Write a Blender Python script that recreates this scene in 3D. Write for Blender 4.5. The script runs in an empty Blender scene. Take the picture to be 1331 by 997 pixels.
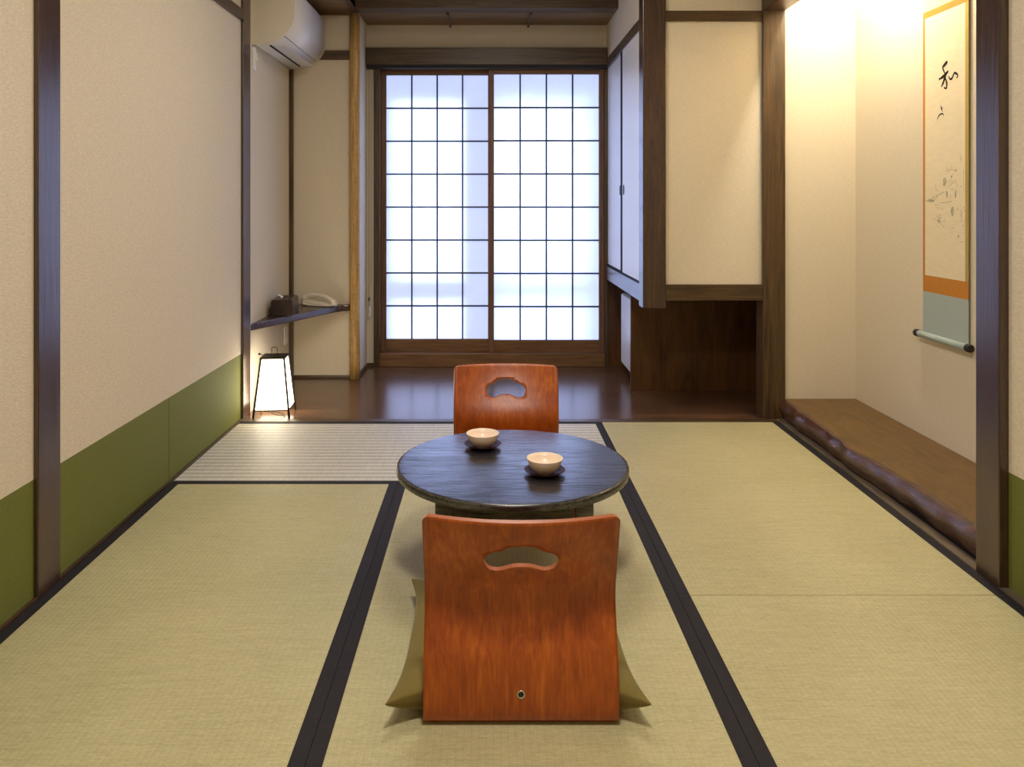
import bpy, bmesh, math, random
from mathutils import Vector, Matrix
from mathutils.geometry import delaunay_2d_cdt
random.seed(7)
C = bpy.context.scene.collection
PI = math.pi

# ------------------------------------------------------------------ materials
def srgb(r, g, b):
    def f(c):
        c /= 255.0
        return c / 12.92 if c <= 0.04045 else ((c + 0.055) / 1.055) ** 2.4
    return (f(r), f(g), f(b), 1.0)

class NT:
    def __init__(self, name):
        self.m = bpy.data.materials.new(name); self.m.use_nodes = True
        self.t = self.m.node_tree; self.t.nodes.clear()
        self.out = self.n('ShaderNodeOutputMaterial')
    def n(self, typ, **kw):
        x = self.t.nodes.new(typ)
        for k, v in kw.items(): setattr(x, k, v)
        return x
    def l(self, a, b): self.t.links.new(a, b)
    def coords(self, scale=(1, 1, 1), rot=(0, 0, 0)):
        tc = self.n('ShaderNodeTexCoord'); mp = self.n('ShaderNodeMapping')
        mp.inputs['Scale'].default_value = scale; mp.inputs['Rotation'].default_value = rot
        self.l(tc.outputs['Object'], mp.inputs['Vector'])
        return mp.outputs['Vector']
    def noise(self, vec, scale, detail=4, rough=0.55, dist=0.0):
        x = self.n('ShaderNodeTexNoise')
        x.inputs['Scale'].default_value = scale; x.inputs['Detail'].default_value = detail
        x.inputs['Roughness'].default_value = rough; x.inputs['Distortion'].default_value = dist
        self.l(vec, x.inputs['Vector']); return x.outputs['Fac']
    def ramp(self, fac, stops):
        x = self.n('ShaderNodeValToRGB'); e = x.color_ramp.elements
        while len(e) < len(stops): e.new(0.5)
        for k, (p, c) in enumerate(stops): e[k].position = p; e[k].color = c
        self.l(fac, x.inputs['Fac']); return x.outputs['Color']
    def math(self, op, a, b=None):
        x = self.n('ShaderNodeMath', operation=op)
        for k, v in enumerate((a, b)):
            if v is None: continue
            if isinstance(v, (int, float)): x.inputs[k].default_value = v
            else: self.l(v, x.inputs[k])
        return x.outputs[0]
    def bump(self, h, strength, dist=0.01, normal=None):
        x = self.n('ShaderNodeBump'); x.inputs['Strength'].default_value = strength
        x.inputs['Distance'].default_value = dist; self.l(h, x.inputs['Height'])
        if normal is not None: self.l(normal, x.inputs['Normal'])
        return x.outputs['Normal']
    def pbr(self, color, rough=0.5, normal=None, **kw):
        b = self.n('ShaderNodeBsdfPrincipled')
        if isinstance(color, tuple): b.inputs['Base Color'].default_value = color
        else: self.l(color, b.inputs['Base Color'])
        if isinstance(rough, (int, float)): b.inputs['Roughness'].default_value = rough
        else: self.l(rough, b.inputs['Roughness'])
        if normal is not None: self.l(normal, b.inputs['Normal'])
        for k, v in kw.items(): b.inputs[k.replace('_', ' ')].default_value = v
        self.l(b.outputs[0], self.out.inputs[0]); self.b = b
        return self.m

def wood(name, c1, c2, axis='X', rough=0.35, scale=1.0, stretch=14, bump=0.15, spec=0.5, coat=0.0, coat_rough=0.1, lo=.35, hi=.65):
    t = NT(name)
    s = [stretch * scale * 3] * 3; s['XYZ'.index(axis)] = 3 * scale
    v = t.coords(tuple(s))
    n1 = t.noise(v, 1.0, 5, 0.6, 0.6)
    s2 = [160 * scale] * 3; s2['XYZ'.index(axis)] = 6 * scale
    n2 = t.noise(t.coords(tuple(s2)), 1.0, 3, 0.6)
    mix = t.math('ADD', t.math('MULTIPLY', n1, 0.65), t.math('MULTIPLY', n2, 0.35))
    col = t.ramp(mix, [(lo, c1), (hi, c2)])
    return t.pbr(col, rough, t.bump(mix, bump, 0.004), Specular_IOR_Level=spec, Coat_Weight=coat, Coat_Roughness=coat_rough)

def plaster(name, c1, c2, scale=(60, 60, 260), bump=0.25, rough=0.85):
    t = NT(name)
    n1 = t.noise(t.coords(scale), 1.0, 4, 0.65)
    n2 = t.noise(t.coords((220, 220, 220)), 1.0, 3, 0.6)
    f = t.math('ADD', t.math('MULTIPLY', n1, 0.6), t.math('MULTIPLY', n2, 0.4))
    return t.pbr(t.ramp(f, [(0.3, c1), (0.7, c2)]), rough, t.bump(f, bump, 0.003), Specular_IOR_Level=0.2)

def plain(name, c, rough=0.5, spec=0.5, metal=0.0, noise=0.06, coat=0.0):
    t = NT(name)
    f = t.noise(t.coords((45, 45, 45)), 1.0, 3)
    lo = tuple(x * (1 - noise) for x in c[:3]) + (1,); hi = tuple(min(1, x * (1 + noise)) for x in c[:3]) + (1,)
    return t.pbr(t.ramp(f, [(0.3, lo), (0.7, hi)]), rough, Specular_IOR_Level=spec, Metallic=metal, Coat_Weight=coat)

def tatami_material(name, c1, c2, sheen, band=0.0):
    # local X = across the mat (the rush runs this way), local Y = along the mat
    t = NT(name)
    tc = t.n('ShaderNodeTexCoord'); sp = t.n('ShaderNodeSeparateXYZ'); t.l(tc.outputs['Object'], sp.inputs[0])
    br = t.n('ShaderNodeTexBrick'); t.l(tc.outputs['Object'], br.inputs['Vector'])
    br.inputs['Scale'].default_value = 1.0
    br.inputs['Brick Width'].default_value = 0.0150; br.inputs['Row Height'].default_value = 0.0055
    br.inputs['Mortar Size'].default_value = 0.0007; br.inputs['Mortar Smooth'].default_value = 0.6
    br.inputs['Bias'].default_value = 0.0
    br.inputs['Color1'].default_value = (0.42, 0.42, 0.42, 1); br.inputs['Color2'].default_value = (0.72, 0.72, 0.72, 1)
    br.inputs['Mortar'].default_value = (0.22, 0.22, 0.22, 1)
    ridge = t.math('ABSOLUTE', t.math('SINE', t.math('MULTIPLY', sp.outputs['X'], PI / 0.0150)))
    patch = t.noise(t.coords((9, 130, 9)), 1.0, 4, 0.6)
    blot = t.noise(t.coords((3, 3, 3)), 1.0, 3, 0.5)
    bw = t.n('ShaderNodeRGBToBW'); t.l(br.outputs['Color'], bw.inputs[0])
    f = t.math('ADD', t.math('MULTIPLY', bw.outputs[0], 0.32), t.math('ADD', t.math('MULTIPLY', patch, 0.26), t.math('MULTIPLY', blot, 0.16)))
    spk = t.noise(t.coords((75, 200, 75)), 1.0, 4, 0.7); f = t.math('ADD', f, t.math('MULTIPLY', spk, 0.28))
    f = t.math('ADD', f, t.math('MULTIPLY', ridge, 0.03))
    if band: f = t.math('ADD', f, t.math('MULTIPLY', t.math('SINE', t.math('MULTIPLY', sp.outputs['X'], 2*PI/0.044)), band))
    col = t.ramp(f, [(0.25, c1), (0.75, c2)])
    h = t.math('ADD', t.math('MULTIPLY', ridge, 0.35), t.math('MULTIPLY', bw.outputs[0], 0.4))
    return t.pbr(col, sheen[0], t.bump(h, 0.5, 0.0025), Specular_IOR_Level=sheen[1])

def emit(name, c, strength):
    t = NT(name); e = t.n('ShaderNodeEmission'); e.inputs[0].default_value = c; e.inputs[1].default_value = strength
    t.l(e.outputs[0], t.out.inputs[0]); return t.m

M = {}
M['dark'] = wood('dark_post_wood', srgb(48, 33, 18), srgb(100, 76, 44), 'Z', 0.38, 1.0, 16, 0.25, 0.6)
M['darkx'] = wood('dark_rail_wood', srgb(48, 33, 20), srgb(98, 74, 44), 'X', 0.38, 1.0, 16, 0.25, 0.6)
M['darky'] = wood('dark_rail_wood_lengthwise', srgb(48, 32, 24), srgb(86, 62, 42), 'Y', 0.36, 1.0, 16, 0.2, 0.6)
M['lacq'] = wood('lacquered_post_wood', srgb(44, 28, 22), srgb(80, 54, 38), 'Z', 0.27, 1.0, 18, 0.25, 1.0)
M['shelf'] = wood('lacquered_shelf_wood', srgb(44, 30, 26), srgb(78, 54, 40), 'X', 0.26, 1.0, 16, 0.2, 1.0)
M['panel'] = wood('brown_board', srgb(60, 36, 16), srgb(112, 72, 32), 'Z', 0.42, 0.8, 5, 0.1, 0.4)
M['shoji'] = wood('reddish_cedar', srgb(98, 68, 50), srgb(138, 100, 74), 'Z', 0.45, 1.0, 16, 0.1, 0.4)
M['shojix'] = wood('reddish_cedar_rail', srgb(100, 70, 46), srgb(142, 104, 68), 'X', 0.45, 1.0, 16, 0.1, 0.4)
M['kumiko'] = plain('grey_lattice_wood', srgb(62, 62, 62), 0.6)
M['grey_strip'] = wood('worn_grey_brown_strip', srgb(84, 72, 58), srgb(124, 108, 88), 'Y', 0.5, 1.0, 14, 0.1, 0.4)
M['ceil'] = wood('ceiling_board', srgb(92, 68, 44), srgb(142, 110, 74), 'X', 0.5, 0.7, 10, 0.1, 0.4)
M['wall'] = plaster('cream_wall_cloth', srgb(210, 198, 174), srgb(230, 219, 197), (40, 40, 330), 0.35)
M['wallr'] = plaster('rough_cream_plaster', srgb(204, 190, 166), srgb(232, 220, 199), (70, 70, 200), 0.6)
M['green'] = plaster('green_wainscot_paper', srgb(102, 107, 48), srgb(118, 122, 60), (120, 120, 220), 0.12, 0.7)
M['seam'] = plain('dark_green_seam', srgb(78, 82, 38), 0.8, 0.2)
M['black'] = plain('black_cloth', srgb(38, 34, 38), 0.75, 0.3, noise=0.15)
M['blackgap'] = plain('black_gap', srgb(14, 12, 12), 0.8, 0.2)
M['tatami'] = tatami_material('tatami_rush', srgb(151, 143, 100), srgb(213, 204, 159), (0.55, 0.35))
M['tatami_sheen'] = tatami_material('tatami_rush_window_sheen', srgb(164, 158, 142), srgb(226, 221, 208), (0.5, 0.4), 0.15)  # paler, greyer rush colour paints in the window sheen on the crosswise mat
M['chair'] = None
M['white'] = plain('white_plastic', srgb(236, 236, 238), 0.35, 0.5, noise=0.02)
M['cream'] = plain('cream_plastic', srgb(232, 222, 204), 0.35, 0.5, noise=0.02)
M['dplastic'] = plain('dark_slot_and_shade', srgb(22, 20, 22), 0.6)
M['metal'] = plain('dark_bronze_metal', srgb(58, 52, 42), 0.4, 0.5, 0.6)
M['chrome'] = plain('chrome', srgb(200, 198, 195), 0.2, 0.5, 1.0)
M['tissue_box'] = plain('dark_leather', srgb(46, 32, 28), 0.3, 0.5, noise=0.12)
M['tissue'] = plain('white_tissue', srgb(240, 236, 232), 0.8)
M['ink'] = plain('sumi_ink', srgb(40, 36, 30), 0.8, 0.1)
M['greyink'] = plain('grey_ink_wash', srgb(184, 173, 150), 0.9, 0.1, noise=0.2)
M['inkline'] = plain('thin_ink', srgb(150, 138, 114), 0.9, 0.1)
M['paper'] = plaster('scroll_paper', srgb(226, 210, 176), srgb(238, 224, 194), (14, 14, 60), 0.05)
M['silk_blue'] = plaster('grey_blue_silk', srgb(160, 172, 170), srgb(178, 188, 184), (200, 200, 200), 0.1)
M['silk_cream'] = plaster('cream_silk', srgb(226, 196, 148), srgb(238, 212, 168), (200, 200, 200), 0.1)
M['silk_orange'] = plaster('orange_brocade', srgb(180, 114, 42), srgb(206, 142, 66), (160, 160, 160), 0.1)
M['silk_olive'] = plaster('olive_edging', srgb(170, 146, 78), srgb(190, 164, 92), (160, 160, 160), 0.1)
M['cup'] = plain('cream_porcelain', srgb(250, 228, 206), 0.28, 0.5, noise=0.02)
M['saucer'] = plain('wine_lacquer', srgb(58, 20, 24), 0.45, 0.15)
M['silver'] = plain('pale_metal', srgb(120, 108, 84), 0.35, 0.5, noise=0.02)

def chair_material():
    t = NT('orange_lacquered_ply')
    n1 = t.noise(t.coords((34, 34, 5)), 1.0, 5, 0.6, 0.8)
    n2 = t.noise(t.coords((190, 60, 16)), 1.0, 4, 0.65)
    n3 = t.noise(t.coords((6, 6, 4)), 1.0, 3, 0.5, 0.4)
    f = t.math('ADD', t.math('MULTIPLY', n1, 0.4), t.math('ADD', t.math('MULTIPLY', n2, 0.3), t.math('MULTIPLY', n3, 0.3)))
    col = t.ramp(f, [(0.32, srgb(118, 46, 8)), (0.5, srgb(168, 78, 14)), (0.68, srgb(208, 114, 32))])
    return t.pbr(col, 0.36, t.bump(n2, 0.06, 0.002), Specular_IOR_Level=0.5, Coat_Weight=0.2, Coat_Roughness=0.3)
M['chair'] = chair_material()
M['plyedge'] = plain('pale_ply_edge', srgb(168, 98, 66), 0.3, 0.5)

def table_material():
    t = NT('black_stained_wood')
    v = t.coords((4, 40, 40)); n1 = t.noise(v, 1.0, 5, 0.6, 1.2)
    n2 = t.noise(t.coords((14, 190, 190)), 1.0, 3, 0.6, 0.3)
    f = t.math('ADD', t.math('MULTIPLY', n1, 0.55), t.math('MULTIPLY', n2, 0.45))
    col = t.ramp(f, [(0.35, srgb(20, 18, 22)), (0.7, srgb(46, 42, 46))])
    sp_ = t.n('ShaderNodeMapRange'); sp_.inputs['From Min'].default_value = 0.38; sp_.inputs['From Max'].default_value = 0.58
    sp_.inputs['To Min'].default_value = 0.4; sp_.inputs['To Max'].default_value = 1.0; t.l(f, sp_.inputs['Value'])
    rg = t.n('ShaderNodeMapRange'); rg.inputs['From Min'].default_value = 0.35; rg.inputs['From Max'].default_value = 0.65
    rg.inputs['To Min'].default_value = 0.34; rg.inputs['To Max'].default_value = 0.18; t.l(f, rg.inputs['Value'])
    m = t.pbr(col, rg.outputs[0], t.bump(f, 0.22, 0.0025)); t.l(sp_.outputs[0], t.b.inputs['Specular IOR Level']); t.b.inputs['IOR'].default_value = 1.75; return m
M['table'] = table_material()

def floor_material():
    t = NT('dark_floor_boards')
    tc = t.n('ShaderNodeTexCoord')
    br = t.n('ShaderNodeTexBrick'); t.l(tc.outputs['Object'], br.inputs['Vector'])
    br.inputs['Scale'].default_value = 1.0; br.inputs['Brick Width'].default_value = 1.6; br.inputs['Row Height'].default_value = 0.09
    br.inputs['Mortar Size'].default_value = 0.0012; br.inputs['Mortar Smooth'].default_value = 0.3
    br.inputs['Color1'].default_value = (0.35, 0.35, 0.35, 1); br.inputs['Color2'].default_value = (0.65, 0.65, 0.65, 1); br.inputs['Mortar'].default_value = (0, 0, 0, 1)
    bw = t.n('ShaderNodeRGBToBW'); t.l(br.outputs['Color'], bw.inputs[0])
    n1 = t.noise(t.coords((4, 60, 60)), 1.0, 4, 0.6, 0.5)
    f = t.math('ADD', t.math('MULTIPLY', bw.outputs[0], 0.5), t.math('MULTIPLY', n1, 0.5))
    col = t.ramp(f, [(0.15, srgb(36, 24, 18)), (0.42, srgb(80, 55, 40)), (0.7, srgb(124, 90, 64))])
    return t.pbr(col, 0.22, t.bump(f, 0.08, 0.002), Specular_IOR_Level=0.7)
M['floor'] = floor_material()

def plank_material():
    t = NT('figured_brown_plank')
    n1 = t.noise(t.coords((9, 3.5, 9)), 1.0, 6, 0.6, 2.5)
    n2 = t.noise(t.coords((70, 8, 70)), 1.0, 3, 0.6)
    f = t.math('ADD', t.math('MULTIPLY', n1, 0.7), t.math('MULTIPLY', n2, 0.3))
    col = t.ramp(f, [(0.32, srgb(76, 54, 22)), (0.5, srgb(100, 74, 34)), (0.7, srgb(118, 88, 44))])
    return t.pbr(col, 0.4, t.bump(f, 0.05, 0.003), Specular_IOR_Level=0.5)
M['plank'] = plank_material()
M['bark'] = wood('live_edge', srgb(42, 24, 20), srgb(104, 66, 46), 'Y', 0.24, 3.0, 5, 0.8, 1.0, lo=.3, hi=.7)

def bamboo_material():
    t = NT('tan_bamboo')
    n1 = t.noise(t.coords((120, 120, 5)), 1.0, 4, 0.6)
    n2 = t.noise(t.coords((50, 50, 50)), 1.0, 4, 0.7)
    f = t.math('ADD', t.math('MULTIPLY', n1, 0.7), t.math('MULTIPLY', n2, 0.3))
    return t.pbr(t.ramp(f, [(0.35, srgb(160, 118, 60)), (0.65, srgb(212, 174, 108))]), 0.4, t.bump(f, 0.1, 0.002))
M['bamboo'] = bamboo_material()

def cushion_material():
    t = NT('olive_cloth')
    n1 = t.noise(t.coords((300, 300, 300)), 1.0, 3, 0.6)
    n2 = t.noise(t.coords((8, 8, 8)), 1.0, 3, 0.6)
    f = t.math('ADD', t.math('MULTIPLY', n1, 0.5), t.math('MULTIPLY', n2, 0.5))
    m = t.pbr(t.ramp(f, [(0.3, srgb(106, 92, 42)), (0.7, srgb(128, 112, 56))]), 0.85, t.bump(n1, 0.2, 0.001), Specular_IOR_Level=0.2)
    t.b.inputs['Sheen Weight'].default_value = 0.2
    return m
M['cushion'] = cushion_material()

def shoji_paper():
    t = NT('washi_paper')
    n = t.noise(t.coords((12, 12, 40)), 1.0, 4)
    col = t.ramp(n, [(0.3, (0.86, 0.88, 0.92, 1)), (0.7, (0.94, 0.95, 0.97, 1))])
    d = t.n('ShaderNodeBsdfDiffuse'); t.l(col, d.inputs[0])
    tr = t.n('ShaderNodeBsdfTranslucent'); t.l(col, tr.inputs[0])
    mx = t.n('ShaderNodeMixShader'); mx.inputs[0].default_value = 0.5; t.l(d.outputs[0], mx.inputs[1]); t.l(tr.outputs[0], mx.inputs[2])
    e = t.n('ShaderNodeEmission'); e.inputs[0].default_value = (0.48, 0.59, 1.0, 1); e.inputs[1].default_value = 0.5   # added glow standing in for daylight through the paper
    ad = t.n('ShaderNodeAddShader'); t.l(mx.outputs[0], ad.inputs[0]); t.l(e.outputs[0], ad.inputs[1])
    t.l(ad.outputs[0], t.out.inputs[0]); return t.m
M['washi'] = shoji_paper()
M['lamp'] = emit('lit_lantern_paper', (1.0, 0.86, 0.62, 1), 9.0)

def glass():
    t = NT('window_glass')
    a = t.n('ShaderNodeBsdfTransparent'); g = t.n('ShaderNodeBsdfGlossy'); g.inputs['Roughness'].default_value = 0.02
    mx = t.n('ShaderNodeMixShader'); mx.inputs[0].default_value = 0.06
    t.l(a.outputs[0], mx.inputs[1]); t.l(g.outputs[0], mx.inputs[2]); t.l(mx.outputs[0], t.out.inputs[0]); return t.m
M['glass'] = glass()
M['alu'] = plain('grey_window_frame', srgb(70, 70, 74), 0.5)

# ------------------------------------------------------------------ geometry helpers
def box(bm, a, b, bevel=0.0, mi=0, seg=2):
    x0, y0, z0 = [min(p, q) for p, q in zip(a, b)]; x1, y1, z1 = [max(p, q) for p, q in zip(a, b)]
    t = bmesh.new()
    vs = [t.verts.new(p) for p in ((x0,y0,z0),(x1,y0,z0),(x1,y1,z0),(x0,y1,z0),(x0,y0,z1),(x1,y0,z1),(x1,y1,z1),(x0,y1,z1))]
    for f in ((3,2,1,0),(4,5,6,7),(0,1,5,4),(1,2,6,5),(2,3,7,6),(3,0,4,7)): t.faces.new([vs[i] for i in f])
    if bevel > 0:
        bmesh.ops.bevel(t, geom=list(t.edges), offset=bevel, segments=seg, profile=0.5, affect='EDGES')
    merge(bm, t, mi)

def merge(bm, t, mi=None, mat=None):
    t.verts.index_update(); m = {}
    for v in t.verts: m[v] = bm.verts.new(mat @ v.co if mat else v.co)
    for f in t.faces:
        try: g = bm.faces.new([m[v] for v in f.verts])
        except ValueError: continue
        g.material_index = f.material_index if mi is None else mi; g.smooth = f.smooth
    t.free()

def prism(bm, poly, axis, a, b, mi=0, bevel=0.0, smooth=False):
    """poly in the two other axes (XZ for axis Y, XY for axis Z, YZ for axis X)"""
    def p3(p, h):
        if axis == 'Y': return (p[0], h, p[1])
        if axis == 'X': return (h, p[0], p[1])
        return (p[0], p[1], h)
    t = bmesh.new()
    lo = [t.verts.new(p3(p, a)) for p in poly]; hi = [t.verts.new(p3(p, b)) for p in poly]
    n = len(poly)
    for i in range(n):
        f = t.faces.new((lo[i], lo[(i+1) % n], hi[(i+1) % n], hi[i])); f.smooth = smooth
    t.faces.new(lo); t.faces.new(hi)
    bmesh.ops.recalc_face_normals(t, faces=list(t.faces))
    if bevel > 0: bmesh.ops.bevel(t, geom=list(t.edges), offset=bevel, segments=2, profile=0.5, affect='EDGES')
    merge(bm, t, mi)

def lathe(bm, prof, n=48, c=(0, 0, 0), mi=0):
    t = bmesh.new(); rings = []
    for r, z in prof:
        if r < 1e-6: rings.append([t.verts.new((c[0], c[1], c[2] + z))])
        else: rings.append([t.verts.new((c[0] + r*math.cos(2*PI*k/n), c[1] + r*math.sin(2*PI*k/n), c[2] + z)) for k in range(n)])
    for A, B in zip(rings, rings[1:]):
        for k in range(n):
            q = [A[k % len(A)], A[(k+1) % len(A)], B[(k+1) % len(B)], B[k % len(B)]]
            u = []
            for v in q:
                if v not in u: u.append(v)
            if len(u) > 2:
                f = t.faces.new(u); f.smooth = True
    bmesh.ops.recalc_face_normals(t, faces=list(t.faces))
    merge(bm, t, mi)

def tube(bm, pts, r, n=10, mi=0, cap=True):
    pts = [Vector(p) for p in pts]; rr = r if isinstance(r, (list, tuple)) else [r]*len(pts)
    t = bmesh.new(); rings = []; up = None
    for i, p in enumerate(pts):
        d = (pts[min(i+1, len(pts)-1)] - pts[max(i-1, 0)]).normalized()
        if up is None: up = d.orthogonal().normalized()
        up = (up - d * up.dot(d)).normalized(); s = d.cross(up)
        rings.append([t.verts.new(p + (up*math.cos(2*PI*k/n) + s*math.sin(2*PI*k/n))*rr[i]) for k in range(n)])
    for A, B in zip(rings, rings[1:]):
        for k in range(n):
            f = t.faces.new((A[k], A[(k+1) % n], B[(k+1) % n], B[k])); f.smooth = True
    if cap:
        t.faces.new(rings[0]); t.faces.new(rings[-1])
    bmesh.ops.recalc_face_normals(t, faces=list(t.faces))
    merge(bm, t, mi)

def spline(pts, k=6):
    P = [Vector(p) for p in pts]; out = []
    for i in range(len(P)-1):
        a, b, c, d = P[max(i-1, 0)], P[i], P[i+1], P[min(i+2, len(P)-1)]
        for j in range(k):
            u = j / k
            out.append(0.5*((2*b) + (c-a)*u + (2*a-5*b+4*c-d)*u*u + (3*b-a-3*c+d)*u**3))
    out.append(P[-1]); return out

def obj(name, bm, mats, parent=None, loc=None):
    me = bpy.data.meshes.new(name); bm.normal_update(); bm.to_mesh(me); bm.free()
    for m in (mats if isinstance(mats, (list, tuple)) else [mats]): me.materials.append(m)
    o = bpy.data.objects.new(name, me); C.objects.link(o)
    if parent: o.parent = parent
    if loc: o.location = loc
    return o

def thing(name, label, cat, loc=(0, 0, 0), rotz=0, group=None):
    o = bpy.data.objects.new(name, None); C.objects.link(o); o.empty_display_size = 0.1
    o.location = loc; o.rotation_euler = (0, 0, rotz); o['label'] = label; o['category'] = cat
    if group: o['group'] = group
    return o

def tag(o, label, cat, group=None):
    o['label'] = label; o['category'] = cat
    if group: o['group'] = group
    return o

def struct(name, bm, mats, parent=None, label=None):
    o = obj(name, bm, mats, parent)
    if not parent: o['kind'] = 'structure'
    if label: o['label'] = label
    return o

def boxes(*bb, bevel=0.0):
    bm = bmesh.new()
    for b in bb: box(bm, b[0], b[1], bevel if len(b) < 4 else b[3], b[2] if len(b) > 2 else 0)
    return bm

# ------------------------------------------------------------------ room shell
XL, XR = -1.255, 1.465        # side walls of the mat room
CH = 2.5
struct('floor_base', boxes(((-1.40, -1.1, -.16), (2.0, 5.6, -.055))), M['panel'])
struct('floor', boxes(((-1.40, 4.035, -.055), (1.62, 5.6, 0.0))), M['floor'], label='dark glossy wooden floor boards before the paper sliding doors')
struct('trim_1', boxes(((XL, 3.985, -.055), (1.44, 4.035, 0.002)), bevel=.001), M['darkx'], label='dark sill strip between mats and wooden floor')
struct('floor_edge_right', boxes(((1.439, -1.0, -.055), (1.62, 4.035, 0.004))), M['grey_strip'])
struct('floor_edge_left', boxes(((-1.40, -1.0, -.055), (-1.244, 4.035, 0.006))), M['darky'])
struct('wall_left', boxes(((-1.40, -1.0, .006), (XL, 4.05, .33), 1), ((-1.40, -1.0, .33), (XL, 4.05, CH), 0), ((XL-.001, 3.128, .01), (XL+.0006, 3.131, .33), 2)), [M['wallr'], M['green'], M['seam']], label='cream left wall with green lower band')
struct('wall_left_corner', boxes(((-1.40, 4.05, 0), (-1.25, 5.0, CH))), M['wall'])
struct('wall_back_left', boxes(((-1.40, 5.0, 0), (-.825, 5.6, CH))), M['wall'])
struct('wall_back', boxes(((-.825, 5.35, 0), (-.775, 5.6, 2.13)), ((-.825, 5.35, 2.13), (1.62, 5.6, CH)), ((.79, 5.35, .60), (1.62, 5.6, 2.13)), ((.79, 5.35, 0), (1.62, 5.6, .60), 1)), [M['wall'], M['panel']])
struct('wall_right', boxes(((XR, -1.0, .004), (1.62, 2.27, .33), 1), ((XR, -1.0, .33), (1.62, 2.27, CH), 0)), [M['wallr'], M['green']], label='cream right wall with green lower band beside near post')
struct('wall_alcove_back', boxes(((1.85, 2.0, 0), (2.0, 4.2, CH))), M['wall'])
struct('wall_alcove_far', boxes(((1.485, 4.05, 0), (1.85, 4.2, CH))), M['wall'])
struct('wall_alcove_near', boxes(((1.62, 2.0, 0), (1.85, 2.27, CH))), M['wall'])
struct('wall_recess_right', boxes(((1.56, 4.2, 0), (1.72, 5.35, CH))), M['panel'])
struct('wall_lintel_upper', boxes(((1.40, 2.36, 2.19), (1.48, 4.03, CH))), M['wall'])
struct('wall_right_upper', boxes(((.885, 4.055, 2.06), (1.376, 4.10, CH)), ((.78, 4.10, 2.045), (.83, 5.35, CH))), M['wall'])
struct('wall_rear', boxes(((-1.40, -1.1, 0), (1.62, -1.0, CH))), M['wallr'])
struct('ceiling', boxes(((-1.40, -1.1, CH), (2.0, 5.6, CH + .1))), M['wall'])
struct('ceiling_board_left', boxes(((-1.25, 4.15, 2.28), (-.82, 5.0, 2.31)), ((-1.25, 4.985, 2.262), (-.86, 5.0, 2.28))), M['ceil'])
struct('ceiling_board_back', boxes(((-.82, 4.975, 2.28), (.78, 5.35, 2.31))), M['ceil'])
for k, x in enumerate((-.265, .255)):
    struct('ceiling_batten', boxes(((x - .008, 4.975, 2.262), (x + .008, 5.35, 2.28)), bevel=.003), M['darky'])
struct('beam_back', boxes(((-.82, 4.86, 2.272), (.78, 4.975, 2.46)), bevel=.004), M['darkx'])
struct('beam_side', boxes(((-.86, 4.15, 2.272), (-.82, 4.975, 2.46)), bevel=.003), M['darky'])
# posts and rails
struct('post_near_left', boxes(((-1.30, 2.20, 0), (-1.242, 2.315, CH)), bevel=.003), M['lacq'], label='dark lacquered post on near left wall')
struct('post_far_left', boxes(((-1.30, 4.03, 0), (-1.242, 4.15, CH)), bevel=.003), M['lacq'], label='dark post beside the lit lantern')
struct('post_near_right', boxes(((1.438, 2.26, 0), (1.62, 2.37, CH)), bevel=.003), M['lacq'], label='dark lacquered post at near end of alcove')
struct('post_alcove', boxes(((1.376, 4.03, 0), (1.488, 4.14, CH)), bevel=.003), M['dark'], label='dark post between closet and alcove')
struct('trim_2', boxes(((-1.252, 4.972, 0), (-1.226, 5.0, CH)), bevel=.002), M['dark'])
struct('trim_3', boxes(((-1.226, 4.985, 1.985), (-.868, 5.0, 2.042)), bevel=.002), M['darkx'])
struct('trim_4', boxes(((XL, 2.315, 2.01), (-1.235, 4.03, 2.06)), bevel=.002), M['darky'])
struct('trim_5', boxes(((XL, -1.0, 2.01), (-1.235, 2.20, 2.06)), bevel=.002), M['darky'])
struct('trim_6', boxes(((1.445, -1.0, 2.01), (XR, 2.26, 2.06)), bevel=.002), M['darky'])
struct('baseboard_back', boxes(((-1.226, 4.985, 0), (-.86, 5.0, .016)), bevel=.002), M['darkx'])
struct('baseboard_corner', boxes(((-.825, 5.02, 0), (-.815, 5.35, .022)), ((-.825, 5.335, 0), (-.775, 5.35, .022))), M['darkx'])
struct('lintel_alcove', boxes(((1.376, 2.37, 2.06), (1.488, 4.03, 2.19)), bevel=.004), M['darky'], label='dark lintel over the alcove')
# lintel above the sliding doors; near-black strip below it paints its shadow
struct('lintel_doors', boxes(((-.824, 5.29, 2.005), (.775, 5.35, 2.12), 0, .004), ((-.82, 5.305, 1.985), (.775, 5.35, 2.005), 1)), [M['darkx'], M['dplastic']], label='brown lintel beam over the paper sliding doors')
struct('trim_7', boxes(((-.775, 5.33, .0), (-.735, 5.44, 2.0)), bevel=.002), M['dark'])
struct('trim_8', boxes(((.764, 5.335, .0), (.79, 5.44, 2.0)), bevel=.002), M['dark'])
struct('door_sill', boxes(((-.735, 5.325, 0), (.764, 5.44, .088)), bevel=.003), M['shojix'], label='brown sill board under the paper sliding doors')

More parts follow.
